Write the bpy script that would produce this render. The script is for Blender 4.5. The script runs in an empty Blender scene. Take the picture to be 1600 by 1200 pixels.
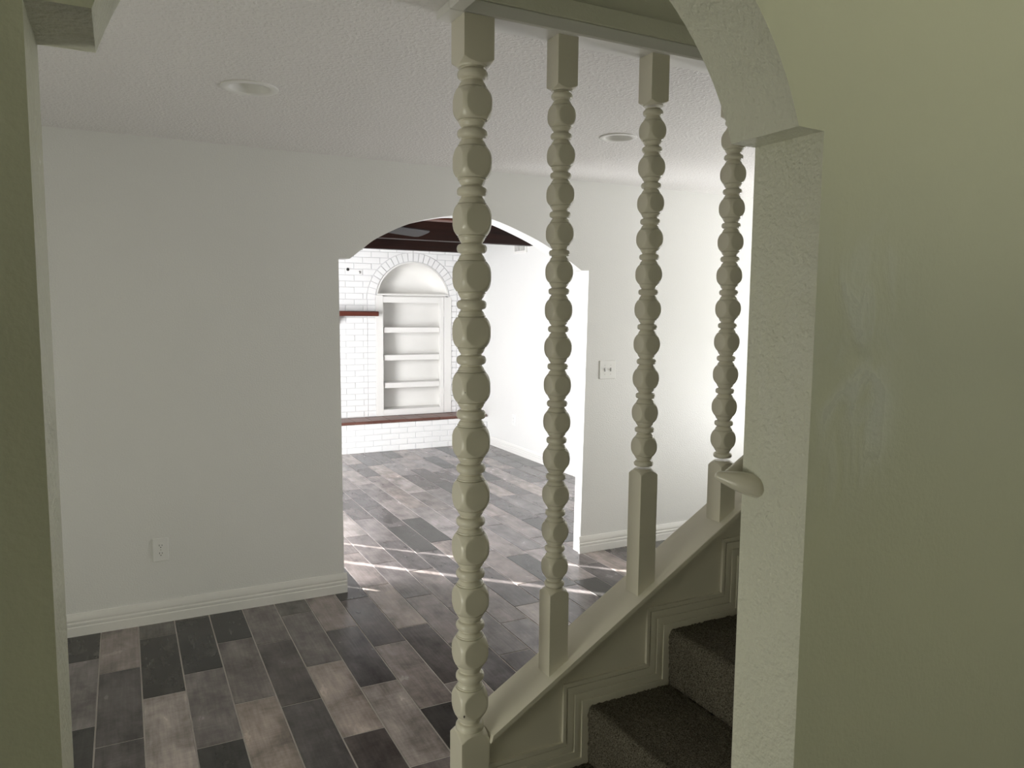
import bpy, bmesh, math, random
from mathutils import Vector, Matrix, noise
from mathutils.geometry import tessellate_polygon

random.seed(7)
S = bpy.context.scene
COL = S.collection

# ------------------------------------------------------------------ camera
YAW, TILT, ROLL, FPX, EYE = 0.476503013, 0.0996847972, 0.00986934056, 1180.36978, 1.62
def cam_axes():
    cy, sy, ct, st = math.cos(YAW), math.sin(YAW), math.cos(TILT), math.sin(TILT)
    f = Vector((sy * ct, cy * ct, -st)); rt = Vector((cy, -sy, 0)); up = rt.cross(f)
    cr, sr = math.cos(ROLL), math.sin(ROLL)
    right = cr * rt + sr * up
    upv = cr * up - sr * rt
    return right, upv, f
CR, CU, CF = cam_axes()
cam = bpy.data.cameras.new('camera')
cam.sensor_width = 36.0; cam.sensor_fit = 'HORIZONTAL'
cam.lens = FPX / 1600.0 * 36.0
cam.clip_start = 0.05; cam.clip_end = 200
cam_ob = bpy.data.objects.new('camera', cam); COL.objects.link(cam_ob)
cam_ob.matrix_world = Matrix((( CR.x, CU.x, -CF.x, 0.0), (CR.y, CU.y, -CF.y, 0.0), (CR.z, CU.z, -CF.z, EYE), (0, 0, 0, 1)))
S.camera = cam_ob

# ------------------------------------------------------------------ view, world, daylight
S.view_settings.view_transform = 'Standard'
S.view_settings.look = 'None'
S.view_settings.exposure = 0.0
S.view_settings.gamma = 1.0
S.view_settings.use_curve_mapping = False

w = bpy.data.worlds.new('world'); S.world = w; w.use_nodes = True
wn = w.node_tree.nodes; wl = w.node_tree.links
bg = wn['Background']
bg.inputs[0].default_value = (0.75, 0.87, 1.0, 1); bg.inputs[1].default_value = 0.6

def area_light(name, loc, target, sx, sy, power, col):
    l = bpy.data.lights.new(name, 'AREA'); l.shape = 'RECTANGLE'; l.size = sx; l.size_y = sy
    l.energy = power; l.color = col
    o = bpy.data.objects.new(name, l); COL.objects.link(o); o.location = loc
    d = Vector(target) - Vector(loc)
    o.rotation_euler = d.to_track_quat('-Z', 'Y').to_euler()
    return o
def sun_light(name, direction, strength, col, angle=0.006):
    l = bpy.data.lights.new(name, 'SUN'); l.energy = strength; l.color = col; l.angle = angle
    o = bpy.data.objects.new(name, l); COL.objects.link(o)
    o.rotation_euler = Vector(direction).to_track_quat('-Z', 'Y').to_euler()
    o.location = (-6, 12, 6)
    return o
# sun low behind the patio door of the fireplace room
sun_light('sun', (1.0, -1.0, -0.52), 45.0, (1.0, 0.97, 0.92))
# daylight through the openings of the rooms (all outside the frame)
area_light('patio_daylight', (-0.97, 5.5, 1.15), (1.5, 6.5, 1.15), 2.0, 2.1, 455, (0.98, 0.98, 1.0))
area_light('right_window_daylight', (5.70, 2.60, 0.55), (5.0, 2.7, 2.43), 1.1, 1.0, 106, (1.0, 1.0, 1.0))
area_light('left_window_daylight', (-1.56, 1.55, 0.50), (0.9, 1.95, 0.8), 0.9, 0.8, 16, (1.0, 0.985, 0.85))
area_light('hall_lamp', (1.3, -1.0, 1.95), (1.3, -0.9, 2.43), 0.4, 0.4, 16, (1.0, 1.0, 0.74))

# ------------------------------------------------------------------ materials
def newmat(name):
    m = bpy.data.materials.new(name); m.use_nodes = True
    nt = m.node_tree
    return m, nt, nt.nodes['Principled BSDF']
def N(nt, t, **kw):
    n = nt.nodes.new(t)
    for k, v in kw.items(): setattr(n, k, v)
    return n
def paint(name, col, rough=0.5, bump=0.0, scale=60.0, var=0.03, spec=0.5, bump2=0.0, scale2=8.0, thresh=False):
    m, nt, b = newmat(name)
    L = nt.links.new
    tc = N(nt, 'ShaderNodeTexCoord')
    n1 = N(nt, 'ShaderNodeTexNoise'); n1.inputs['Scale'].default_value = scale; n1.inputs['Detail'].default_value = 3
    L(tc.outputs['Object'], n1.inputs['Vector'])
    n2 = N(nt, 'ShaderNodeTexNoise'); n2.inputs['Scale'].default_value = 2.3; n2.inputs['Detail'].default_value = 4
    L(tc.outputs['Object'], n2.inputs['Vector'])
    mr = N(nt, 'ShaderNodeMapRange'); mr.inputs[3].default_value = 1 - var; mr.inputs[4].default_value = 1 + var
    L(n2.outputs['Fac'], mr.inputs[0])
    mx = N(nt, 'ShaderNodeMix', data_type='RGBA', blend_type='MULTIPLY'); mx.inputs[0].default_value = 1
    mx.inputs[6].default_value = (*col, 1); L(mr.outputs[0], mx.inputs[7])
    L(mx.outputs[2], b.inputs['Base Color'])
    b.inputs['Roughness'].default_value = rough
    b.inputs['Specular IOR Level'].default_value = spec
    if bump > 0:
        bp = N(nt, 'ShaderNodeBump'); bp.inputs['Strength'].default_value = 1.0; bp.inputs['Distance'].default_value = bump
        src = n1.outputs['Fac']
        if thresh:
            cr = N(nt, 'ShaderNodeMapRange', interpolation_type='SMOOTHSTEP'); cr.inputs[1].default_value = 0.46; cr.inputs[2].default_value = 0.62
            L(n1.outputs['Fac'], cr.inputs[0]); src = cr.outputs[0]
        L(src, bp.inputs['Height'])
        last = bp
        if bump2 > 0:
            n3 = N(nt, 'ShaderNodeTexNoise'); n3.inputs['Scale'].default_value = scale2; n3.inputs['Detail'].default_value = 5
            n3.inputs['Distortion'].default_value = 0.6
            L(tc.outputs['Object'], n3.inputs['Vector'])
            b2 = N(nt, 'ShaderNodeBump'); b2.inputs['Distance'].default_value = bump2
            L(n3.outputs['Fac'], b2.inputs['Height']); L(bp.outputs[0], b2.inputs['Normal']); last = b2
        L(last.outputs[0], b.inputs['Normal'])
    return m

M_WALL = paint('white_wall_paint', (0.78, 0.78, 0.76), 0.42, 0.0012, 130, 0.02)
M_HALL = paint('cream_hall_paint', (0.74, 0.74, 0.61), 0.38, 0.0010, 140, 0.03, bump2=0.003, scale2=6)
def front_wall_paint():
    m = paint('plastered_arch_wall_paint', (0.74, 0.74, 0.61), 0.34, 0.0040, 125, 0.03, bump2=0.009, scale2=15)
    nt = m.node_tree; L = nt.links.new; b = nt.nodes['Principled BSDF']
    # the plaster is coarse inside the opening and trowelled smooth on the faces
    ge = N(nt, 'ShaderNodeNewGeometry'); sn = N(nt, 'ShaderNodeSeparateXYZ'); L(ge.outputs['True Normal'], sn.inputs[0])
    ab = N(nt, 'ShaderNodeMath', operation='ABSOLUTE'); L(sn.outputs[1], ab.inputs[0])
    ms = N(nt, 'ShaderNodeMapRange'); ms.inputs[3].default_value = 1.0; ms.inputs[4].default_value = .18; L(ab.outputs[0], ms.inputs[0])
    for q in [q for q in nt.nodes if q.type == 'BUMP']: L(ms.outputs[0], q.inputs['Strength'])
    tc = N(nt, 'ShaderNodeTexCoord'); sp = N(nt, 'ShaderNodeSeparateXYZ'); L(tc.outputs['Object'], sp.inputs[0])
    nz = N(nt, 'ShaderNodeTexNoise'); nz.inputs['Scale'].default_value = 16; nz.inputs['Detail'].default_value = 6; nz.inputs['Distortion'].default_value = 1.0
    mp = N(nt, 'ShaderNodeMapping'); mp.inputs['Scale'].default_value = (1, 1, .45); L(tc.outputs['Object'], mp.inputs[0]); L(mp.outputs[0], nz.inputs['Vector'])
    def hump(o, c, w):
        a = N(nt, 'ShaderNodeMath', operation='SUBTRACT'); L(o, a.inputs[0]); a.inputs[1].default_value = c
        d = N(nt, 'ShaderNodeMath', operation='ABSOLUTE'); L(a.outputs[0], d.inputs[0])
        r = N(nt, 'ShaderNodeMapRange', interpolation_type='SMOOTHSTEP'); r.inputs[1].default_value = w; r.inputs[2].default_value = w * .35; L(d.outputs[0], r.inputs[0]); return r.outputs[0]
    def mul(a, c):
        x = N(nt, 'ShaderNodeMath', operation='MULTIPLY'); L(a, x.inputs[0]); L(c, x.inputs[1]); return x.outputs[0]
    th = N(nt, 'ShaderNodeMapRange', interpolation_type='SMOOTHSTEP'); th.inputs[1].default_value = .36; th.inputs[2].default_value = .70; L(nz.outputs['Fac'], th.inputs[0])
    mask = mul(mul(hump(sp.outputs[0], 1.02, .13), hump(sp.outputs[2], 1.53, .30)), th.outputs[0])   # smoothed patch of filler beside the jamb
    r = N(nt, 'ShaderNodeMapRange'); r.inputs[3].default_value = .40; r.inputs[4].default_value = .24; L(mask, r.inputs[0]); L(r.outputs[0], b.inputs['Roughness'])
    old = b.inputs['Normal'].links[0].from_socket
    bp = N(nt, 'ShaderNodeBump'); bp.inputs['Distance'].default_value = .0012; L(mask, bp.inputs['Height']); L(old, bp.inputs['Normal']); L(bp.outputs[0], b.inputs['Normal'])
    oc = b.inputs['Base Color'].links[0].from_socket
    mx = N(nt, 'ShaderNodeMix', data_type='RGBA'); L(mask, mx.inputs[0]); L(oc, mx.inputs[6]); mx.inputs[7].default_value = (.78, .78, .70, 1); L(mx.outputs[2], b.inputs['Base Color'])
    return m
M_FRONT = front_wall_paint()
M_CEIL = paint('textured_ceiling_paint', (0.80, 0.78, 0.76), 0.5, 0.0016, 75, 0.02, thresh=True)
M_TRIM = paint('cream_gloss_paint', (0.75, 0.715, 0.595), 0.26, 0.0004, 30, 0.03)
M_WHITE = paint('white_gloss_paint', (0.80, 0.79, 0.76), 0.35, 0.0003, 30, 0.02)
M_BRICK = paint('white_painted_brick', (0.86, 0.86, 0.85), 0.5, 0.0015, 90, 0.03)
M_MORTAR = paint('shade_greyed_mortar', (0.68, 0.68, 0.68), 0.7, 0.001, 120, 0.03)  # joints are white; the shade of their recess is put in as grey
M_PLASTIC = paint('white_plastic', (0.82, 0.82, 0.80), 0.3, 0, 10, 0.0)
M_DARK = paint('dark_slot', (0.02, 0.02, 0.02), 0.5, 0, 10, 0.0)
M_METAL, nt_, b_ = newmat('brushed_steel'); b_.inputs['Metallic'].default_value = 1; b_.inputs['Base Color'].default_value = (.6, .6, .58, 1); b_.inputs['Roughness'].default_value = .35
M_BLADE = paint('dark_grey_blade', (0.018, 0.018, 0.020), 0.45, 0, 10, 0.02)
M_GREY = paint('grey_blade', (0.30, 0.30, 0.31), 0.4, 0, 10, 0.02)
M_GROUT = paint('pale_grout', (0.55, 0.51, 0.48), 0.8, 0.001, 200, 0.06)

def wood(name, c1, c2, rough, axis, sc=14):
    m, nt, b = newmat(name); L = nt.links.new
    tc = N(nt, 'ShaderNodeTexCoord'); mp = N(nt, 'ShaderNodeMapping')
    s = [sc, sc, sc]; s[axis] = sc * 0.06
    mp.inputs['Scale'].default_value = s
    L(tc.outputs['Object'], mp.inputs[0])
    n = N(nt, 'ShaderNodeTexNoise'); n.inputs['Scale'].default_value = 1.6; n.inputs['Detail'].default_value = 7; n.inputs['Distortion'].default_value = .5
    L(mp.outputs[0], n.inputs['Vector'])
    cr = N(nt, 'ShaderNodeValToRGB'); cr.color_ramp.elements[0].position = .3; cr.color_ramp.elements[1].position = .7
    cr.color_ramp.elements[0].color = (*c1, 1); cr.color_ramp.elements[1].color = (*c2, 1)
    L(n.outputs['Fac'], cr.inputs[0]); L(cr.outputs[0], b.inputs['Base Color'])
    b.inputs['Roughness'].default_value = rough; b.inputs['Specular IOR Level'].default_value = .25
    bp = N(nt, 'ShaderNodeBump'); bp.inputs['Distance'].default_value = .001; L(n.outputs['Fac'], bp.inputs['Height']); L(bp.outputs[0], b.inputs['Normal'])
    return m
M_BEAM = wood('dark_stained_beam', (0.007, 0.0025, 0.002), (0.022, 0.008, 0.005), 0.45, 0)
M_REDBEAM = wood('red_brown_beam', (0.045, 0.016, 0.010), (0.13, 0.045, 0.028), 0.45, 0)  # paler, redder brown for one of the ceiling beams
M_MANTEL = wood('red_brown_stained_wood', (0.055, 0.016, 0.010), (0.12, 0.032, 0.020), 0.4, 0)
M_HEARTH = wood('brown_hearth_tile', (0.075, 0.030, 0.022), (0.22, 0.11, 0.085), 0.35, 0, 20)

def tile_material():
    m, nt, b = newmat('wood_look_tile'); L = nt.links.new
    tc = N(nt, 'ShaderNodeTexCoord'); oi = N(nt, 'ShaderNodeObjectInfo')
    off = N(nt, 'ShaderNodeVectorMath', operation='SCALE'); off.inputs[0].default_value = (37.1, 91.7, 13.3)
    L(oi.outputs['Random'], off.inputs['Scale'])
    add = N(nt, 'ShaderNodeVectorMath', operation='ADD'); L(tc.outputs['Object'], add.inputs[0]); L(off.outputs[0], add.inputs[1])
    # clouds
    n1 = N(nt, 'ShaderNodeTexNoise'); n1.inputs['Scale'].default_value = 7.0; n1.inputs['Detail'].default_value = 6; n1.inputs['Roughness'].default_value = .62; n1.inputs['Distortion'].default_value = .25
    mp1 = N(nt, 'ShaderNodeMapping'); mp1.inputs['Scale'].default_value = (1.25, .7, 1); L(add.outputs[0], mp1.inputs[0]); L(mp1.outputs[0], n1.inputs['Vector'])
    # grain along the plank
    mp2 = N(nt, 'ShaderNodeMapping'); mp2.inputs['Scale'].default_value = (95, 5, 1); L(add.outputs[0], mp2.inputs[0])
    n2 = N(nt, 'ShaderNodeTexNoise'); n2.inputs['Scale'].default_value = 1.0; n2.inputs['Detail'].default_value = 5; L(mp2.outputs[0], n2.inputs['Vector'])
    # saw marks across
    mp3 = N(nt, 'ShaderNodeMapping'); mp3.inputs['Scale'].default_value = (6, 110, 1); L(add.outputs[0], mp3.inputs[0])
    n3 = N(nt, 'ShaderNodeTexNoise'); n3.inputs['Scale'].default_value = 1.0; n3.inputs['Detail'].default_value = 3; L(mp3.outputs[0], n3.inputs['Vector'])
    def rng(o, a, c, lo=.3, hi=.7):
        r = N(nt, 'ShaderNodeMapRange'); r.inputs[1].default_value = lo; r.inputs[2].default_value = hi; r.inputs[3].default_value = a; r.inputs[4].default_value = c
        L(o, r.inputs[0]); return r.outputs[0]
    def mul(a, c):
        x = N(nt, 'ShaderNodeMath', operation='MULTIPLY'); L(a, x.inputs[0]); L(c, x.inputs[1]); return x.outputs[0]
    f = mul(mul(rng(n1.outputs['Fac'], .50, 1.50), rng(n2.outputs['Fac'], .86, 1.14)), rng(n3.outputs['Fac'], .93, 1.07))
    mx = N(nt, 'ShaderNodeMix', data_type='RGBA', blend_type='MULTIPLY'); mx.inputs[0].default_value = 1
    L(oi.outputs['Color'], mx.inputs[6]); L(f, mx.inputs[7]); L(mx.outputs[2], b.inputs['Base Color'])
    L(rng(n1.outputs['Fac'], .17, .28), b.inputs['Roughness'])
    bp = N(nt, 'ShaderNodeBump'); bp.inputs['Distance'].default_value = .0006; L(n2.outputs['Fac'], bp.inputs['Height']); L(bp.outputs[0], b.inputs['Normal'])
    return m
M_TILE = tile_material()

def carpet_material():
    m, nt, b = newmat('dark_brown_carpet_pile'); L = nt.links.new
    tc = N(nt, 'ShaderNodeTexCoord')
    n = N(nt, 'ShaderNodeTexNoise'); n.inputs['Scale'].default_value = 260; n.inputs['Detail'].default_value = 3; L(tc.outputs['Object'], n.inputs['Vector'])
    n2 = N(nt, 'ShaderNodeTexNoise'); n2.inputs['Scale'].default_value = 9; n2.inputs['Detail'].default_value = 3; L(tc.outputs['Object'], n2.inputs['Vector'])
    cr = N(nt, 'ShaderNodeValToRGB')
    cr.color_ramp.elements[0].position = .32; cr.color_ramp.elements[0].color = (.035, .030, .022, 1)
    cr.color_ramp.elements[1].position = .70; cr.color_ramp.elements[1].color = (.22, .20, .155, 1)
    L(n.outputs['Fac'], cr.inputs[0])
    mr = N(nt, 'ShaderNodeMapRange'); mr.inputs[3].default_value = .8; mr.inputs[4].default_value = 1.2; L(n2.outputs['Fac'], mr.inputs[0])
    mx = N(nt, 'ShaderNodeMix', data_type='RGBA', blend_type='MULTIPLY'); mx.inputs[0].default_value = 1
    L(cr.outputs[0], mx.inputs[6]); L(mr.outputs[0], mx.inputs[7]); L(mx.outputs[2], b.inputs['Base Color'])
    b.inputs['Roughness'].default_value = 1; b.inputs['Specular IOR Level'].default_value = .1
    bp = N(nt, 'ShaderNodeBump'); bp.inputs['Distance'].default_value = .004; L(n.outputs['Fac'], bp.inputs['Height']); L(bp.outputs[0], b.inputs['Normal'])
    return m
M_CARPET = carpet_material()

# ------------------------------------------------------------------ helpers
def link(name, me, mat=None, parent=None, loc=None):
    o = bpy.data.objects.new(name, me); COL.objects.link(o)
    if mat is not None and me is not None and not me.materials: me.materials.append(mat)
    if parent is not None: o.parent = parent
    if loc is not None: o.location = loc
    return o
def mesh_of(bm, name='m', smooth=None):
    bmesh.ops.recalc_face_normals(bm, faces=bm.faces)
    me = bpy.data.meshes.new(name); bm.to_mesh(me); bm.free()
    if smooth is not None:
        for p in me.polygons: p.use_smooth = True
        me.set_sharp_from_angle(angle=math.radians(smooth))
    return me
def struct(name, bm, mat, parent=None, smooth=None):
    o = link(name, mesh_of(bm, name, smooth), mat, parent)
    if parent is None: o['kind'] = 'structure'
    return o
def part(name, bm, mat, parent, smooth=None, label=None, stuff=False):
    o = link(name, mesh_of(bm, name, smooth), mat, parent)
    if label: o['label'] = label
    if stuff: o['kind'] = 'stuff'
    return o
def thing(name, label, cat, loc=(0, 0, 0), group=None):
    o = bpy.data.objects.new(name, None); COL.objects.link(o); o.location = loc; o.empty_display_size = .1
    o['label'] = label; o['category'] = cat
    if group: o['group'] = group
    return o
def box(bm, x0, x1, y0, y1, z0, z1, bev=0.0):
    r = bmesh.ops.create_cube(bm, size=1.0)
    vs = r['verts']
    for v in vs:
        v.co = Vector((x0 + (v.co.x + .5) * (x1 - x0), y0 + (v.co.y + .5) * (y1 - y0), z0 + (v.co.z + .5) * (z1 - z0)))
    if bev > 0:
        es = list({e for v in vs for e in v.link_edges})
        bmesh.ops.bevel(bm, geom=es, offset=bev, segments=1, affect='EDGES')
    return bm
def boxm(*a, bev=0.0):
    return box(bmesh.new(), *a, bev=bev)
def prism(bm, loops, h0, h1, fn):
    """loops: outer outline + holes in 2-D; extruded from h0 to h1; fn(u, v, h) -> Vector."""
    pts = [[Vector((u, v, 0)) for u, v in lp] for lp in loops]
    tris = tessellate_polygon(pts)
    flat = [p for lp in pts for p in lp]
    a = [bm.verts.new(fn(p.x, p.y, h0)) for p in flat]
    c = [bm.verts.new(fn(p.x, p.y, h1)) for p in flat]
    for t in tris:
        if len(set(t)) < 3: continue
        try: bm.faces.new([a[i] for i in t]); bm.faces.new([c[i] for i in reversed(t)])
        except ValueError: pass
    k = 0
    for lp in pts:
        n = len(lp)
        for i in range(n):
            j = (i + 1) % n
            bm.faces.new((a[k + i], a[k + j], c[k + j], c[k + i]))
        k += n
    return bm
XZ = lambda u, v, h: Vector((u, h, v))      # outline in x,z  extruded along y
YZ = lambda u, v, h: Vector((h, u, v))      # outline in y,z  extruded along x
XY = lambda u, v, h: Vector((u, v, h))      # outline in x,y  extruded along z
def cyl(bm, p0, p1, r0, r1=None, seg=16, caps=True):
    r1 = r0 if r1 is None else r1
    p0, p1 = Vector(p0), Vector(p1); d = (p1 - p0).normalized()
    q = d.to_track_quat('Z', 'Y').to_matrix()
    A = [bm.verts.new(p0 + q @ Vector((r0 * math.cos(2 * math.pi * i / seg), r0 * math.sin(2 * math.pi * i / seg), 0))) for i in range(seg)]
    B = [bm.verts.new(p1 + q @ Vector((r1 * math.cos(2 * math.pi * i / seg), r1 * math.sin(2 * math.pi * i / seg), 0))) for i in range(seg)]
    for i in range(seg):
        j = (i + 1) % seg; bm.faces.new((A[i], A[j], B[j], B[i]))
    if caps: bm.faces.new(list(reversed(A))); bm.faces.new(B)
    return bm
def lathe(bm, prof, axis0, axisd, seg=24):
    """prof: (t, r) along axis; r=0 closes."""
    axis0, d = Vector(axis0), Vector(axisd).normalized()
    q = d.to_track_quat('Z', 'Y').to_matrix(); rings = []
    for t, r in prof:
        if r < 1e-6: rings.append([bm.verts.new(axis0 + d * t)])
        else: rings.append([bm.verts.new(axis0 + d * t + q @ Vector((r * math.cos(2 * math.pi * i / seg), r * math.sin(2 * math.pi * i / seg), 0))) for i in range(seg)])
    for a, c in zip(rings, rings[1:]):
        for i in range(seg):
            j = (i + 1) % seg
            if len(a) == 1 and len(c) == 1: continue
            if len(a) == 1: bm.faces.new((a[0], c[i], c[j]))
            elif len(c) == 1: bm.faces.new((a[i], a[j], c[0]))
            else: bm.faces.new((a[i], a[j], c[j], c[i]))
    return bm
def catmull(P, n=6):
    out = []
    for i in range(len(P) - 1):
        p0 = P[max(i - 1, 0)]; p1 = P[i]; p2 = P[i + 1]; p3 = P[min(i + 2, len(P) - 1)]
        for k in range(n):
            t = k / n
            out.append(tuple(.5 * ((2 * p1[a]) + (-p0[a] + p2[a]) * t + (2 * p0[a] - 5 * p1[a] + 4 * p2[a] - p3[a]) * t * t + (-p0[a] + 3 * p1[a] - 3 * p2[a] + p3[a]) * t ** 3) for a in (0, 1)))
    out.append(tuple(P[-1])); return out

CEIL = 2.43
YW = 4.146          # front face of the wall with the wide arch
YB = 8.45           # face of the brick wall
XR = 3.87           # right wall of the fireplace room
NWY0, NWY1 = 0.80, 0.935   # near arched wall
SX0, SX1 = 0.842, 5.8      # stairwell opening
SY0, SY1 = 0.935, 1.955

# ------------------------------------------------------------------ setting: walls
# wall with the wide arch
arch2 = [(1.130, 1.884)] + catmull([(1.205, 1.944), (1.287, 2.004), (1.475, 2.093), (1.69, 2.148), (1.83, 2.158), (2.0, 2.149), (2.263, 2.060), (2.448, 1.974), (2.552, 1.917)], 5) + [(2.631, 1.867)]
out = [(-3.0, 0), (1.076, 0), (1.066, 1.884)] + arch2 + [(2.689, 1.867), (2.662, 0), (5.8, 0), (5.8, CEIL + .07), (-3.0, CEIL + .07)]
bm = prism(bmesh.new(), [out], YW, YW + .085, XZ)
out2 = [(-3.0, 0), (1.03, 0), (1.03, 1.884)] + arch2 + [(2.76, 1.867), (2.76, 0), (5.8, 0), (5.8, 2.75), (-3.0, 2.75)]
prism(bm, [out2], YW + .085, YW + .14, XZ)
struct('wall_back', bm, M_WALL, smooth=30)

# near wall with the small arch
cx, cz, R = .428, 1.724, .4695
a0 = math.asin((1.883 - cz) / R)
arch1 = [(cx + R * math.cos(a0 + (math.pi - 2 * a0) * i / 48), cz + R * math.sin(a0 + (math.pi - 2 * a0) * i / 48)) for i in range(49)][::-1]
out = [(-2.0, 0), (-.066, 0), (-.066, 1.883)] + arch1 + [(.921, 1.882), (.925, 0), (5.8, 0), (5.8, 4.9), (-2.0, 4.9)]
bm = prism(bmesh.new(), [out], NWY0, NWY1, XZ)
bmesh.ops.triangulate(bm, faces=bm.faces)
struct('wall_front', bm, M_FRONT, smooth=25)

# the room between: left wall, right wall with a window opening
def wall_with_hole(name, plane_x, thick, y0, y1, z1, hole, mat):
    hy0, hy1, hz0, hz1 = hole
    bm = prism(bmesh.new(), [[(y0, 0), (y1, 0), (y1, z1), (y0, z1)], [(hy0, hz0), (hy1, hz0), (hy1, hz1), (hy0, hz1)]], plane_x, plane_x + thick, YZ)
    return struct(name, bm, mat)
wall_with_hole('wall_left', -1.6, -.12, NWY1, YW, CEIL + .07, (1.1, 2.0, .1, .9), M_WALL)
wall_with_hole('wall_right', 5.8, .12, NWY0, YW + .14, 4.9, (2.05, 3.15, .13, 1.2), M_WALL)
# hall behind the camera
struct('wall_hall_left', prism(bmesh.new(), [[(-2.2, 0), (NWY0, 0), (NWY0, CEIL), (-2.2, CEIL)]], -2.0, -2.12, YZ), M_HALL)
struct('wall_hall_right', prism(bmesh.new(), [[(-2.2, 0), (NWY0, 0), (NWY0, CEIL), (-2.2, CEIL)], [(-1.25, 1.0), (-.25, 1.0), (-.25, 2.3), (-1.25, 2.3)]], 3.0, 3.12, YZ), M_HALL)
struct('wall_hall_back', boxm(-2.12, 3.12, -2.32, -2.2, 0, CEIL), M_HALL)
struct('ceiling_hall', boxm(-2.12, 3.12, -2.32, NWY0, CEIL, CEIL + .1), M_CEIL)
struct('sun_block_wall', boxm(-2.7, -2.6, 1.2, 5.8, 0, 3.2), M_WALL)  # added unseen wall, only keeps the sun out of the left opening
# fireplace room shell
struct('wall_far_right', boxm(XR, XR + .12, YW + .14, YB + .4, 0, 2.75), M_WALL)
struct('wall_far_left', prism(bmesh.new(), [[(YW + .14, 0), (YB + .4, 0), (YB + .4, 2.75), (YW + .14, 2.75)], [(4.5, .02), (7.6, .02), (7.6, 2.2), (4.5, 2.2)]], -1.0, -1.12, YZ), M_WALL)
struct('ceiling_far', boxm(-1.12, XR + .12, YW + .14, YB + .4, 2.62, 2.75), M_BEAM)

# ceiling of the middle room with the stairwell cut out and the two can lights
CANS = [(.457, 3.045, .104), (2.118, 3.035, .088)]
circ = lambda x, y, r, n=32: [(x + r * math.cos(2 * math.pi * i / n), y + r * math.sin(2 * math.pi * i / n)) for i in range(n)]
out = [(-3.0, NWY1), (SX0 - .04, NWY1), (SX0 - .04, SY1 + .08), (5.8, SY1 + .08), (5.8, YW - .0005), (-3.0, YW - .0005)]
struct('ceiling', prism(bmesh.new(), [out] + [circ(x, y, r * .72) for x, y, r in CANS], CEIL, CEIL + .07, XY), M_CEIL)

# upper walls of the stairwell and its boarded edge
struct('wall_stairwell_back', boxm(SX0, 5.8, SY1 + .005, SY1 + .06, CEIL + .05, 4.9), M_HALL)
struct('wall_stairwell_left', boxm(SX0 - .04, SX0, NWY1, SY1 + .06, CEIL + .07, 4.9), M_HALL)
struct('ceiling_stairwell', boxm(SX0 - .04, 5.8, NWY0, SY1 + .1, 4.9, 5.0), M_CEIL)
bm = boxm(SX0 - .04, 5.8, 1.94, 2.036, 2.41, CEIL + .02, bev=.004)
struct('trim_1', bm, M_WHITE)
struct('trim_2', boxm(SX0 - .04, SX0 + .004, NWY1, 1.94, 2.41, CEIL + .02, bev=.004), M_WHITE)
struct('trim_3', boxm(SX0 + .004, 5.8, 1.94, 1.962, CEIL + .02, CEIL + .075, bev=.003), M_HALL)

# ------------------------------------------------------------------ floor of plank tiles
PW, PL, GAP, X0 = .1662, .628, .006, -.147
floor = struct('floor', boxm(-3.1, 5.9, -2.3, YB + .4, -.06, -.0022), M_GROUT)
D, DM, MM, ML, LL = 'D', 'DM', 'MM', 'ML', 'LL'
TONE = {D: (.052, .049, .047), DM: (.112, .099, .097), MM: (.190, .167, .162), ML: (.255, .222, .213), LL: (.345, .298, .276)}
PHASE = {-2: .30, -1: .056, 0: .514, 1: .193, 2: .345, 3: .612, 4: .509, 5: .181, 6: .522, 7: .248, 8: .394, 9: .13, 10: .531, 11: .225, 12: .388, 13: .046}
KNOWN = {  # tones from the wall towards the camera
    -1: [D, MM, D, MM], 0: [ML, DM, DM], 1: [MM, D, LL, MM], 2: [MM, D, MM, D], 3: [D, MM, LL], 4: [MM, DM, DM], 5: [D, MM, LL, DM], 6: [ML, DM, LL],
    7: [D, DM, ML, D], 8: [LL, DM, ML, DM], 9: [MM, ML, DM], 10: [ML, MM, DM, ML], 11: [DM, ML, ML], 12: [DM, LL, D], 13: [MM, DM, MM]}
rt = random.Random(11)
tile_cache = {}
def tile_mesh(wx, ly):
    key = (round(wx, 4), round(ly, 4))
    if key not in tile_cache:
        bm = boxm(-wx / 2, wx / 2, -ly / 2, ly / 2, -.008, 0)
        es = [e for e in bm.edges if all(v.co.z > -.001 for v in e.verts)]
        bmesh.ops.bevel(bm, geom=es, offset=.0012, segments=1, affect='EDGES')
        me = mesh_of(bm, 'tile'); me.materials.append(M_TILE); tile_cache[key] = me
    return tile_cache[key]
rest = bmesh.new()
def in_sight(xc, yc):
    if yc > YW + .1:
        return .225 * yc < xc < .665 * yc and xc < XR
    return -.45 < xc < 3.0 and yc > 1.55
for k in range(-18, 36):
    x0 = X0 + PW * k; x1 = x0 + PW
    ph = PHASE.get(k, rt.uniform(0, PL))
    js = [ph + PL * i for i in range(-5, 15)]
    near = [j for j in js if j < YW - .012]
    for i in range(len(js) - 1):
        y0, y1 = js[i], js[i + 1]
        y0c, y1c = max(y0, -2.2), min(y1, YB - .25)
        if y1c - y0c < .03: continue
        idx = len([j for j in near if j > y0])
        tones = KNOWN.get(k)
        if tones and y0 < YW and idx < len(tones): t = tones[idx]
        else: t = rt.choice([D, DM, DM, MM, MM, ML, ML, LL])
        c = TONE[t]; jit = rt.uniform(.92, 1.08); warm = rt.uniform(-.03, .04)
        col = (c[0] * jit * (1 + warm), c[1] * jit, c[2] * jit * (1 - warm), 1)
        xc, yc = (x0 + x1) / 2, (y0c + y1c) / 2
        if in_sight(xc, yc):
            o = link('tile', tile_mesh(PW - GAP, y1c - y0c - GAP), None, floor, (xc, yc, 0)); o.color = col
        else:
            box(rest, x0 + GAP / 2, x1 - GAP / 2, y0c + GAP / 2, y1c - GAP / 2, -.008, 0)
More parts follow.
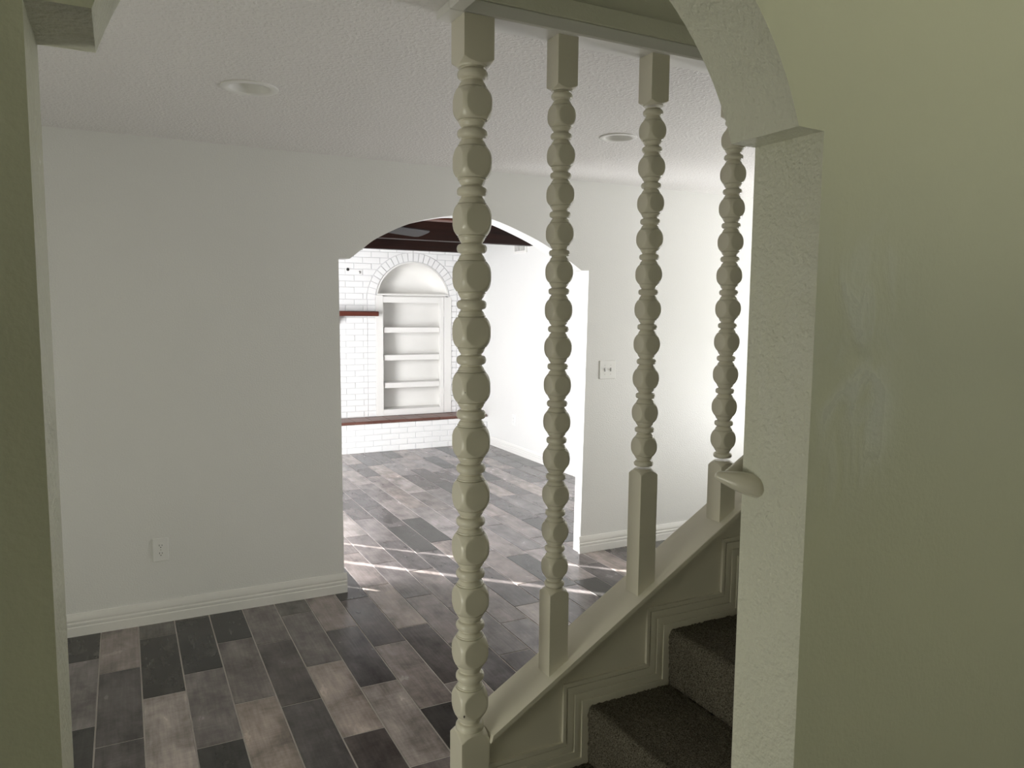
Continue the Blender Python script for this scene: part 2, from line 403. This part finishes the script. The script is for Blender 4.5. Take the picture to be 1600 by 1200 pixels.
fr = part('tile_field', rest, M_TILE, floor, stuff=True); fr.color = (.14, .13, .12, 1)

# ------------------------------------------------------------------ baseboards
def base_profile(h=.112, t=.015):
    return [(0, 0), (t, 0), (t, h * .40), (t * .80, h * .44), (t * .95, h * .50), (t * .95, h * .58), (t * .72, h * .62), (t * .72, h * .66), (t * .85, h * .70), (t * .80, h * .80), (t * .55, h * .92), (t * .35, h), (0, h)]
def baseboard_x(name, x0, x1, y, sgn=-1, h=.112, mat=M_WHITE):
    bm = prism(bmesh.new(), [[(y + sgn * d, z) for d, z in base_profile(h)]], x0, x1, YZ)
    return struct(name, bm, mat, smooth=20)
def baseboard_y(name, y0, y1, x, sgn=-1, h=.10, mat=M_WHITE):
    bm = prism(bmesh.new(), [[(x + sgn * d, z) for d, z in base_profile(h)]], y0, y1, lambda u, v, hh: Vector((u, hh, v)))
    return struct(name, bm, mat, smooth=20)
baseboard_x('baseboard_back', -3.0, 1.090, YW)
baseboard_x('baseboard_back_right', 2.650, 5.8, YW)
baseboard_y('baseboard_far_right', YW + .14, YB - .34, XR)
baseboard_y('baseboard_left', NWY1, YW, -1.6, 1)
baseboard_y('baseboard_right', 3.1, YW, 5.8)

# ------------------------------------------------------------------ brick wall, hearth, bookcase, mantel
NCX, NCZ, NR, NRO = 3.045, 1.695, .455, .553
nsp = 1.757
HZ = .358
def niche_outline(r, zb, n=40):
    a = math.asin((zb - NCZ) / r)
    return [(NCX + r * math.cos(a + (math.pi - 2 * a) * i / n), NCZ + r * math.sin(a + (math.pi - 2 * a) * i / n)) for i in range(n + 1)]
wall_out = [(-1.0, 0), (XR, 0), (XR, 2.75), (-1.0, 2.75)]
hole = [(2.62, HZ), (3.49, HZ), (3.49, nsp)] + niche_outline(NR, nsp)[1:-1] + [(2.62, nsp)]
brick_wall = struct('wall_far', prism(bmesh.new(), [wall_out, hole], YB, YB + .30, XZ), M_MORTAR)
BH, BL, J = .0675, .2, .008
rb = random.Random(3)
brick_cache = {}
def brick_ob(x0, x1, z0, z1, yf, dep, parent):
    wx, hz = round(x1 - x0, 3), round(z1 - z0, 3)
    if (wx, hz, dep) not in brick_cache:
        bm = boxm(-wx / 2, wx / 2, 0, dep, -hz / 2, hz / 2)
        es = [e for e in bm.edges if all(v.co.y < .0001 for v in e.verts)]
        bmesh.ops.bevel(bm, geom=es, offset=.0025, segments=1, affect='EDGES')
        me = mesh_of(bm, 'brick'); me.materials.append(M_BRICK); brick_cache[(wx, hz, dep)] = me
    return link('brick', brick_cache[(wx, hz, dep)], None, parent, ((x0 + x1) / 2, yf - rb.uniform(0, .0025), (z0 + z1) / 2))
PROUD = .009
def brick_poly(poly, parent):
    bm = prism(bmesh.new(), [poly], YB - PROUD - rb.uniform(0, .002), YB + .01, XZ)
    part('brick', bm, M_BRICK, parent)
brick_rest = bmesh.new()
for c in range(29):
    z0 = HZ + BH * c + J / 2; z1 = HZ + BH * (c + 1) - J / 2
    offx = 2.245 if c % 2 == 0 else 2.345
    n0 = -12
    for i in range(n0, 10):
        x0 = offx + BL * i + J / 2; x1 = x0 + BL - J
        if x0 > XR or x1 < -.97: continue
        x1 = min(x1, XR)
        if x1 - x0 < .02: continue
        pieces = [(x0, x1)]
        if z1 < NCZ + .03:       # beside the piers of the arch
            pieces = []
            if x0 < 2.492 - .02: pieces.append((x0, min(x1, 2.492)))
            if x1 > 3.598 + .02: pieces.append((max(x0, 3.598), x1))
            for a, b in pieces:
                if b < 1.70:
                    if b > -.97: box(brick_rest, max(a, -.99), b, YB - PROUD, YB + .007, z0, z1)
                    continue
                brick_ob(a, b, z0, z1, YB - PROUD, .016, brick_wall)
            continue
        rr = NRO + .008
        zc = lambda x: NCZ + math.sqrt(max(rr * rr - (x - NCX) ** 2, 0)) if abs(x - NCX) < rr else -9
        if all(zc(x0 + (x1 - x0) * q / 10) < z0 for q in range(11)):
            if x1 < 1.70: box(brick_rest, max(x0, -.99), x1, YB - PROUD, YB + .007, z0, z1); continue
            brick_ob(x0, x1, z0, z1, YB - PROUD, .016, brick_wall); continue
        if all(zc(x0 + (x1 - x0) * q / 20) > z1 - .012 for q in range(21)): continue
        xs = [x0 + (x1 - x0) * q / 24 for q in range(25)]
        seg = []; segs = []
        for x in xs:
            if zc(x) < z1 - .004: seg.append(x)
            else:
                if len(seg) > 2: segs.append(seg)
                seg = []
        if len(seg) > 2: segs.append(seg)
        for sg in segs:
            low = [(x, max(z0, zc(x))) for x in sg]
            brick_poly(low + [(sg[-1], z1), (sg[0], z1)], brick_wall)
part('brick_field', brick_rest, M_BRICK, brick_wall, stuff=True)
# piers (stack of short bricks) and the ring of voussoirs
for c in range(20):
    z0 = HZ + BH * c + J / 2; z1 = z0 + BH - J
    for a, b in ((2.498, 2.588), (3.502, 3.592)):
        brick_ob(a, b, z0, z1, YB - PROUD - .002, .018, brick_wall)
NV = 24
aa0 = 0.02
for i in range(NV):
    a0_ = aa0 + (math.pi - 2 * aa0) * i / NV + .008; a1_ = aa0 + (math.pi - 2 * aa0) * (i + 1) / NV - .008
    P = [(NCX + r * math.cos(a), NCZ + r * math.sin(a)) for r, a in ((NR + .006, a0_), (NRO, a0_), (NRO, (a0_ + a1_) / 2), (NRO, a1_), (NR + .006, a1_), (NR + .006, (a0_ + a1_) / 2))]
    bm = prism(bmesh.new(), [P], YB - PROUD - .003 - rb.uniform(0, .002), YB + .01, XZ)
    part('brick', bm, M_BRICK, brick_wall)

# hearth
YH = 8.125
hearth = thing('hearth', 'raised white brick hearth with a brown tiled top below the bookcase', 'hearth', (3.0, YH + .16, 0))
def rel(o, bm): bmesh.ops.translate(bm, verts=bm.verts, vec=-Vector(o.location)); return bm
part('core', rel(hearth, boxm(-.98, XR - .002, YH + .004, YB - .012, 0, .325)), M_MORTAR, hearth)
def hbrick(x0, x1, z0, z1):
    o = brick_ob(x0, x1, z0, z1, YH, .03, hearth); o.location = o.location - hearth.location
for c in range(5):
    z0 = .065 * c + .004; z1 = .065 * (c + 1) - .004
    offx = 2.157 if c % 2 == 0 else 2.257
    for i in range(-5, 10):
        x0 = offx + BL * i + .004; x1 = x0 + BL - .008
        if x0 > XR - .01: continue
        hbrick(x0, min(x1, XR), z0, z1)
for i in range(-7, 20):
    x0 = 2.05 + .2 * i; x1 = min(x0 + .197, XR - .002)
    if x0 > XR - .03: continue
    part('hearth_tile', rel(hearth, boxm(x0, x1, YH - .018, YB - .012, .325, HZ - .001 + rb.uniform(-.001, .0005), bev=.003)), M_HEARTH, hearth)

# built-in bookcase with arched niche
bk = thing('built_in_bookcase', 'white built-in bookcase with four open bays under an arched niche', 'bookcase', (3.05, YB, HZ))
def bp_(name, bm, mat=M_WHITE, label=None, smooth=None): return part(name, rel(bk, bm), mat, bk, smooth, label)
yf = YB - .022
bp_('stile', boxm(2.589, 2.676, yf, YB + .01, HZ + .001, 1.757, bev=.003))
bp_('stile', boxm(3.430, 3.524, yf, YB + .01, HZ + .001, 1.745, bev=.003))
bp_('inner_stile', boxm(3.384, 3.425, yf + .004, YB + .02, HZ + .001, 1.745, bev=.002))
bp_('top_rail', boxm(2.676, 3.384, yf + .003, YB + .02, 1.672, 1.742, bev=.002))
bp_('bottom_rail', boxm(2.676, 3.384, yf + .003, YB + .02, HZ + .001, .432, bev=.002))
yb_ = YB + .215
bp_('back_panel', boxm(2.64, 3.47, yb_, yb_ + .012, HZ, 1.76))
bp_('side_panel', boxm(2.628, 2.64, YB + .012, yb_ + .012, HZ, 1.757))
bp_('side_panel', boxm(3.455, 3.467, YB + .022, yb_ + .012, HZ, 1.757))
bp_('case_top', boxm(2.64, 3.455, YB + .022, yb_, 1.745, 1.757))
for z0, z1 in ((1.325, 1.388), (1.002, 1.066), (.678, .741)):
    bm = boxm(2.641, 3.454, YB + .03, yb_ - .001, z0 + .04, z1, bev=.001)
    sh = bp_('shelf', bm)
    e = boxm(2.692, 3.382, YB + .008, YB + .029, z0, z1, bev=.003); part('shelf_edge', rel(bk, e), M_WHITE, sh)
bp_('case_floor', boxm(2.641, 3.454, YB + .021, yb_ - .001, .40, .430))
for z in (.62, 1.55):
    bp_('hinge', cyl(bmesh.new(), (3.4275, yf - .004, z - .035), (3.4275, yf - .004, z + .035), .006, seg=10), M_WHITE)
# niche: sill, rim, back, barrel
bp_('niche_sill', boxm(2.605, 3.487, YB - .026, yb_, 1.758, 1.776, bev=.003))
o_ = niche_outline(NR - .001, 1.777); i_ = niche_outline(NR - .018, 1.777)
bp_('niche_rim', prism(bmesh.new(), [o_ + i_[::-1]], YB - .016, YB + .03, XZ), smooth=30)
bm = bmesh.new()
o_ = niche_outline(NR - .0185, 1.777); n = len(o_)
NYD = 8
for j in range(NYD):       # coved recess: barrel that closes into a rounded back
    pass
rows = []
for j in range(NYD + 1):
    t = j / NYD; y = YB + .03 + .185 * math.sin(t * math.pi / 2) ; s = .55 + .45 * math.cos(t * math.pi / 2) ** .8 if j else 1.0
    rows.append([bm.verts.new((NCX + (x - NCX) * s, y, 1.777 + (z - 1.777) * s)) for x, z in o_])
for a, c in zip(rows, rows[1:]):
    for i in range(n - 1): bm.faces.new((a[i], a[i + 1], c[i + 1], c[i]))
bm.faces.new(rows[-1])
bp_('niche_shell', bm, M_WHITE, smooth=40)

# mantel
mt = thing('mantel_shelf', 'dark red-brown wooden mantel beam on the white brick wall', 'mantel', (1.6, 8.33, 1.52))
bm = boxm(.6, 2.562, 8.22, YB - PROUD - .003, 1.519, 1.573, bev=.006)
part('beam', rel(mt, bm), M_MANTEL, mt)
for x in (.9, 2.10):
    bm = prism(bmesh.new(), [[(YB - .009, 1.518), (YB - .16, 1.518), (YB - .15, 1.49), (YB - .08, 1.45), (YB - .04, 1.40), (YB - .009, 1.385)]], x - .03, x + .03, YZ)
    part('bracket', rel(mt, bm), M_MANTEL, mt)

for (x, z, r, m, lb) in ((2.273, 2.037, .017, M_DARK, 'small black round grommet on white brick above the mantel'), (2.408, 2.009, .015, M_METAL, 'small grey round grommet on white brick beside the arch ring')):
    t = thing('grommet', lb, 'grommet', (x, YB - PROUD, z))
    part('disc', lathe(bmesh.new(), [(0, r), (.006, r), (.010, r * .7), (.011, 0)], (0, 0, 0), (0, -1, 0), 16), m, t, smooth=40)
    part('collar', lathe(bmesh.new(), [(-.004, r * 1.25), (.003, r * 1.25), (.003, r)], (0, 0, 0), (0, -1, 0), 16), M_WHITE, t, smooth=40)

# beams
ceil_far = bpy.data.objects['ceiling_far']
for yb0, yb1, zb in ((4.55, 4.66, 2.30), (5.36, 5.50, 2.275), (7.02, 7.12, 2.275), (8.33, YB - .01, 2.275)):
    part('beam', boxm(-.99, XR - .002, yb0, yb1, zb, 2.62, bev=.006), M_REDBEAM if yb0 == 5.36 else M_BEAM, ceil_far)
for i in range(16):
    y0 = YW + .15 + i * .265
    if y0 + .26 > YB: break
    part('ceiling_board', boxm(-.99, XR - .002, y0, y0 + .26, 2.603, 2.62, bev=.003), M_BEAM, ceil_far)

# ceiling fan
fx, fy = 1.63, 5.66
fan = thing('ceiling_fan', 'grey-bladed ceiling fan hanging from the dark beamed ceiling', 'fan', (fx, fy, 2.603))
part('canopy', lathe(bmesh.new(), [(0, .07), (-.03, .065), (-.05, .02), (-.06, .015)], (0, 0, 0), (0, 0, 1), 24), M_GREY, fan, smooth=40)
part('downrod', cyl(bmesh.new(), (0, 0, -.05), (0, 0, -.27), .012), M_GREY, fan, smooth=40)
part('motor', lathe(bmesh.new(), [(-.26, 0), (-.26, .06), (-.28, .10), (-.34, .11), (-.375, .09), (-.39, 0)], (0, 0, 0), (0, 0, 1), 28), M_GREY, fan, smooth=40)
tipang = math.atan2(6.08 - fy, 2.30 - fx)
for k in range(3):
    a = tipang + 2 * math.pi * k / 3
    mx_ = Matrix.Rotation(a, 4, 'Z') @ Matrix.Translation((0, 0, -.366)) @ Matrix.Rotation(math.radians(-17), 4, 'X')
    P = [(.17, -.045), (.30, -.066), (.74, -.075), (.775, -.064), (.79, -.03), (.79, .03), (.775, .064), (.74, .075), (.30, .066), (.17, .045)]
    bm = prism(bmesh.new(), [P], -.004, .004, XY); bmesh.ops.transform(bm, matrix=mx_, verts=bm.verts)
    bl = part('blade', bm, M_BLADE, fan)
    bm = boxm(.09, .22, -.02, .02, .004, .010, bev=.002); bmesh.ops.transform(bm, matrix=mx_, verts=bm.verts)
    part('blade_iron', bm, M_METAL, bl)

# air vent and outlet on the right wall of the fireplace room
vt = thing('air_vent', 'small white louvred air vent high on the right wall below the beam', 'vent', (XR, 7.32, 2.29))
bm = prism(bmesh.new(), [[(-.15, -.075), (.15, -.075), (.15, .075), (-.15, .075)], [(-.12, -.05), (.12, -.05), (.12, .05), (-.12, .05)]], -.012, -.001, YZ)
part('frame', bm, M_WHITE, vt)
part('duct_back', boxm(-.003, -.001, -.12, .12, -.05, .05), M_DARK, vt)
for i in range(7):
    bm = boxm(-.010, -.004, -.117 + i * .034, -.100 + i * .034, -.05, .05); part('louvre', bm, M_WHITE, vt)
def outlet(name, label, loc, rot, pw=.074, ph=.122):
    t = thing(name, label, 'outlet', loc); t.rotation_euler = (0, 0, rot)
    bm = boxm(-pw / 2, pw / 2, -.006, 0, -ph / 2, ph / 2, bev=.003); part('cover_plate', bm, M_PLASTIC, t)
    for s in (-1, 1):
        zc = s * .0205
        P = [(.0165 * math.cos(a) , zc + max(-.0135, min(.0135, .0165 * math.sin(a)))) for a in [2 * math.pi * i / 24 for i in range(24)]]
        P = [p for i, p in enumerate(P) if i == 0 or (abs(p[0] - P[i - 1][0]) + abs(p[1] - P[i - 1][1])) > 1e-5]
        f = part('receptacle', prism(bmesh.new(), [P], -.008, -.005, XZ), M_PLASTIC, t)
        for x, h in ((-.0063, .0085), (.0063, .0068)):
            part('slot', boxm(x - .0011, x + .0011, -.0084, -.0075, zc + .0015 - h / 2 + .002, zc + .0015 + h / 2 + .002), M_DARK, f)
        part('ground_hole', cyl(bmesh.new(), (0, -.0084, zc - .0075), (0, -.0075, zc - .0075), .0024, seg=10), M_DARK, f)
    part('screw', cyl(bmesh.new(), (0, -.0075, 0), (0, -.005, 0), .003, seg=10), M_METAL, t)
    return t
outlet('wall_outlet', 'white duplex power outlet low on the grey-white wall beside the arch', (.1345, YW, .380), 0)
outlet('wall_outlet', 'white power outlet near the floor of the bright right wall beyond the arch', (XR, 7.44, .375), -math.pi / 2)
# light switch
sw = thing('light_switch', 'white two-gang toggle light switch on the wall right of the arch', 'switch', (2.849, YW, 1.223))
part('cover_plate', boxm(-.0635, .0635, -.006, 0, -.062, .062, bev=.003), M_PLASTIC, sw)
for x in (-.023, .023):
    part('toggle_slot', boxm(x - .0055, x + .0055, -.0068, -.005, -.012, .012), M_GREY, sw)
    bm = boxm(x - .004, x + .004, -.018, -.005, -.004, .006, bev=.001); tg = part('toggle', bm, M_PLASTIC, sw)
    for z in (-.030, .030):
        part('screw', cyl(bmesh.new(), (x, -.0072, z), (x, -.005, z), .0028, seg=10), M_METAL, sw)

# recessed can lights (off)
for (x, y, r), lb in zip(CANS, ('white recessed ceiling light nearer the left wall edge, switched off', 'white recessed ceiling light seen between the two slim spindles, switched off')):
    t = thing('recessed_light', lb, 'light', (x, y, CEIL), group='recessed ceiling lights')
    prof = [(0.0, r), (-.004, r), (-.0055, r * .95), (-.0055, r * .75), (-.002, r * .70)]
    part('trim_ring', lathe(bmesh.new(), prof, (0, 0, 0), (0, 0, 1), 40), M_WHITE, t, smooth=40)
    part('baffle', lathe(bmesh.new(), [(-.002, r * .70), (.03, r * .66), (.055, r * .60)], (0, 0, 0), (0, 0, 1), 40), M_WHITE, t, smooth=40)
    part('lens', lathe(bmesh.new(), [(.05, r * .61), (.054, r * .4), (.055, 0)], (0, 0, 0), (0, 0, 1), 40), M_PLASTIC, t, smooth=40)

# ------------------------------------------------------------------ turned posts
CAP = lambda x: .475 + .608 * (x - 1.155)      # top of the sloping cap
NECK = [(.272, .0385), (.276, .0385), (.284, .0404), (.304, .0402), (.309, .0378), (.340, .0366), (.372, .0338), (.386, .0312), (.408, .0305)]
def post(name, label, x, y, hw, zt, zb, pitch, n, ztop, block_top, block_low, zbot, seg, slope=False, group=None):
    k = hw / .045; P = pitch
    Rb, Re = .0578 * k, .0428 * k
    prof = []
    for b in range(n):
        zc = zt - (zt - zb) * b / (n - 1)
        def add(u, r): prof.append((zc - u * P, r * k if r < 1 else r))
        if b == 0:
            pass
        for q in range(0, 27):           # faceted ball
            u = -.27 + .54 * q / 26
            prof.append((zc - u * P, Rb - (Rb - Re) * abs(u / .27) ** 2.4))
        for q in NECK: add(*q)
        for q in range(0, 15):           # ring between the balls
            v = -1 + 2 * q / 14
            add(.505 + .086 * v, .0312 + .0116 * math.sqrt(max(0, 1 - abs(v) ** 2.2)))
        if b < n - 1:
            for u, r in reversed(NECK): add(1.0 - u, r)
    head = []
    zc = zt
    def addh(u, r): head.append((zc + u * P, r * k))
    for q in NECK: addh(*q)
    for q in range(0, 15):
        v = -1 + 2 * q / 14
        addh(.505 + .086 * v, .0312 + .0116 * math.sqrt(max(0, 1 - abs(v) ** 2.2)))
    addh(.603, .0326); addh(.620, .0345)
    zh = block_top
    s = .010 * k
    top = [(zh - .004 * k, .041 * k), (zh, .043 * k), (zh + .002 * k, .046 * k)] + [(zh + .003 * k + .012 * k * (q / 8) ** 1.2, (.046 + .019 * q / 8) * k) for q in range(1, 9)] + [(ztop, .065 * k)]
    zl = block_low
    low = [(zl + .022 * k, .036 * k), (zl + .019 * k, .040 * k), (zl + .015 * k, .0445 * k)] + [(zl + .015 * k - .020 * k * (q / 9) ** 1.25, (.0445 + .0205 * q / 9) * k) for q in range(1, 10)] + [(zbot, .065 * k)]
    t = thing(name, label, 'post' if name == 'newel_post' else 'baluster', (x, y, zbot), group)
    def loft(prof, close0, close1, cut=None):
        bm = bmesh.new(); rings = []
        for z, r in prof:
            ring = []
            for i in range(seg):
                a = 2 * math.pi * i / seg
                rr = min(r, hw / max(abs(math.cos(a)), abs(math.sin(a))))
                px, py = rr * math.cos(a), rr * math.sin(a)
                zz = z
                if cut is not None and z == zbot: zz = cut(x + px)
                ring.append(bm.verts.new((px, py, zz - zbot)))
            rings.append(ring)
        for a, c in zip(rings, rings[1:]):
            for i in range(seg):
                j = (i + 1) % seg; bm.faces.new((a[i], a[j], c[j], c[i]))
        if close0: bm.faces.new(rings[0])
        if close1: bm.faces.new(list(reversed(rings[-1])))
        return bm
    shaft = list(reversed(head)) + prof
    part('turned_shaft', loft(shaft, True, True), M_TRIM, t, smooth=20)
    part('top_block', loft(list(reversed(top)), True, True), M_TRIM, t, smooth=16)
    part('foot_block', loft(low, True, True, CAP if slope else None), M_TRIM, t, smooth=16)
    return t
newel = post('newel_post', 'thick cream turned newel post of faceted beads at the foot of the stairs', .892, 1.985, .0450, 2.183, .445, .158, 12, 2.4095, 2.285, .338, 0.001, 96)
for zc in (1.383, .420):
    bm = bmesh.new(); bmesh.ops.create_icosphere(bm, subdivisions=2, radius=1.0)
    for v in bm.verts: v.co = Vector((-.0370 + .0016 * v.co.x, -.0420 + .0016 * v.co.y, zc - .001 + .0042 * v.co.z))
    part('paint_chip', bm, M_BEAM, newel, label='dark chip in the cream paint')
GB = 'turned cream spindles of the stair balustrade'
post('baluster', 'slim cream spindle of faceted beads next to the thick newel post', 1.183, 1.988, .0335, 2.187, .817, .1141, 13, 2.4095, 2.262, .733, CAP(1.15) - .004, 80, True, GB)
post('baluster', 'middle slim cream spindle of faceted beads, standing on the longest square foot', 1.519, 1.988, .0335, 2.182, 1.172, .1122, 10, 2.4095, 2.262, 1.082, CAP(1.486) - .004, 80, True, GB)
post('baluster', 'slim cream spindle of faceted beads on a short foot behind the handrail end', 1.862, 1.988, .0335, 2.192, 1.172, .1133, 10, 2.4095, 2.262, 1.080, CAP(1.829) - .004, 80, True, GB)

# ------------------------------------------------------------------ staircase
st = thing('staircase', 'carpeted staircase rising behind the arched wall with a cream panelled stringer', 'staircase', (1.0, 1.45, 0))
RISE, RUN = .193, .322
xs = [.969 + RUN * i for i in range(11)]
zs = [.154 + RISE * i for i in range(11)]
def carpet_step(i, fine):
    zprev = -.002 if i == 0 else zs[i - 1]
    x0, x1, z = xs[i], xs[i] + RUN, zs[i]
    r = .022; path = []
    stp = .0055 if fine else .04
    def line(a, c):
        n = max(1, int((Vector(c) - Vector(a)).length / stp))
        for q in range(n): path.append((a[0] + (c[0] - a[0]) * q / n, a[1] + (c[1] - a[1]) * q / n))
    line((x0 + .006, zprev), (x0 + .002, z - .05)); line((x0 + .002, z - .05), (x0, z - r))
    for q in range(6):
        a = math.pi - (math.pi / 2) * q / 6; path.append((x0 + r + r * math.cos(a), z - r + r * math.sin(a)))
    line((x0 + r, z), (x1 + .004, z)); path.append((x1 + .004, z))
    ny = int((1.944 - .938) / stp); bm = bmesh.new(); rows = []
    for px, pz in path:
        row = []
        for j in range(ny + 1):
            y = .938 + (1.944 - .938) * j / ny
            if fine:
                d = .0045 * noise.noise(Vector((px * 90, y * 90, pz * 90))) + .003 * noise.noise(Vector((px * 260, y * 260, pz * 260)))
            else: d = 0
            nx, nz = (-1, 0) if px < x0 + r * .4 else (0, 1)
            row.append(bm.verts.new((px + nx * d, y, pz + nz * d)))
        rows.append(row)
    for a, c in zip(rows, rows[1:]):
        for j in range(ny): bm.faces.new((a[j], a[j + 1], c[j + 1], c[j]))
    return bm
for i in range(11):
    part('carpeted_step', rel(st, carpet_step(i, i < 4)), M_CARPET, st, smooth=180)
    part('step_core', rel(st, boxm(xs[i] + .012, xs[i] + RUN + .012, .937, 1.944, 0 if i == 0 else zs[i - 1] - .15, zs[i] - .006)), M_BEAM, st)
# stringer wall under the sloping cap
YS = 1.957
xe = 4.27
bot = lambda x: CAP(x) - .024
bm = prism(bmesh.new(), [[(.939, 0), (xe, 0), (xe, bot(xe)), (.939, bot(.939))]], YS, 2.068, XZ)
part('stringer', rel(st, bm), M_TRIM, st)
bm = bmesh.new()
P = [(.9385, CAP(.9385)), (xe, CAP(xe)), (xe, bot(xe)), (.9385, bot(.9385))]
prism(bm, [P], 1.926, 2.082, XZ)
bmesh.ops.bevel(bm, geom=[e for e in bm.edges if abs(e.verts[0].co.x - e.verts[1].co.x) > .5], offset=.006, segments=3, affect='EDGES')
part('stringer_cap', rel(st, bm), M_TRIM, st, smooth=40)
# stepped moulding on the stringer face
def step_band(d1, d2, proud):
    def path(d):
        pts = []
        for i in range(10):
            zl = (zs[i - 1] if i else 0) + d
            pts.append((xs[i] - d, zl)); pts.append((xs[i] - d, zs[i] + d))
        pts.append((xs[9] + RUN - d, zs[9] + d)); return pts
    a, c = path(d1), path(d2)
    a = [(max(x, .9395), z) for x, z in a]; c = [(max(x, .9395), z) for x, z in c]
    bm = bmesh.new()
    for i in range(len(a) - 1):
        q = [a[i], a[i + 1], c[i + 1], c[i]]
        area = abs(sum(q[k][0] * q[(k + 1) % 4][1] - q[(k + 1) % 4][0] * q[k][1] for k in range(4)))
        if area < 1e-6: continue
        vs0 = [bm.verts.new((x, YS - proud, z)) for x, z in q]; vs1 = [bm.verts.new((x, YS + .002, z)) for x, z in q]
        bm.faces.new(vs0); bm.faces.new(vs1[::-1])
        for k in range(4): bm.faces.new((vs0[k], vs0[(k + 1) % 4], vs1[(k + 1) % 4], vs1[k]))
    return bm
mould = part('stepped_moulding', rel(st, step_band(-.004, .022, .013)), M_TRIM, st)
for d1, d2, pr in ((.022, .034, .008), (.034, .048, .011), (.048, .054, .006), (.054, .074, .009), (.074, .080, .005), (.080, .090, .010)):
    part('moulding_bead', rel(st, step_band(d1, d2, pr)), M_TRIM, mould)

# handrail on the stair side of the near wall
hr = thing('handrail', 'cream glossy handrail end poking out past the edge of the arched wall', 'handrail', (.92, .95, 1.33))
bm = bmesh.new()
A, B = Vector((.935, .895, 1.328)), Vector((.887, .964, 1.342))
L_ = (B - A).length
prof = [(-.008, 0), (-.006, .009), (0, .0155), (.010, .0192), (.028, .0192), (.046, .0165), (.060, .0132), (.070, .0105), (L_ - .005, .0075), (L_ - .0015, .004), (L_, 0)]
lathe(bm, prof, A, B - A, 24)
part('rail_end', rel(hr, bm), M_TRIM, hr, smooth=60)
bm = bmesh.new()
p0 = Vector((.915, .958, 1.332)); p1 = p0 + Vector((2.6, 0, 2.6 * .6))
cyl(bm, p0, p1, .016, seg=20)
part('rail', rel(hr, bm), M_TRIM, hr, smooth=40)
for q in (.25, .75):
    c = p0.lerp(p1, q)
    part('bracket', rel(hr, cyl(bmesh.new(), (c.x, NWY1, c.z - .045), (c.x, c.y, c.z - .01), .007, seg=10)), M_METAL, hr, smooth=40)

# ------------------------------------------------------------------ patio door blinds that cut the sun into slits (outside the frame)
pd = thing('vertical_blinds', 'pale vertical blinds drawn across the patio door', 'blinds', (-1.05, 6.9, 0))
gaps = [(6.36, 6.40, 1.0, 1.2), (6.885, 6.945, .6, 2.19), (7.36, 7.40, 1.15, 1.55), (7.50, 7.54, 1.80, 2.05)]
y = 4.48
def slats(a, b):
    n = max(1, round((b - a) / .1))
    for i in range(n):
        part('slat', rel(pd, boxm(-1.062, -1.056, a + (b - a) * i / n, a + (b - a) * (i + 1) / n, .02, 2.21)), M_WHITE, pd)
for g0, g1, z0, z1 in gaps:
    slats(y, g0)
    part('slat', rel(pd, boxm(-1.062, -1.056, g0, g1, .02, z0)), M_WHITE, pd)
    part('slat', rel(pd, boxm(-1.062, -1.056, g0, g1, z1, 2.21)), M_WHITE, pd)
    y = g1
slats(y, 7.62)
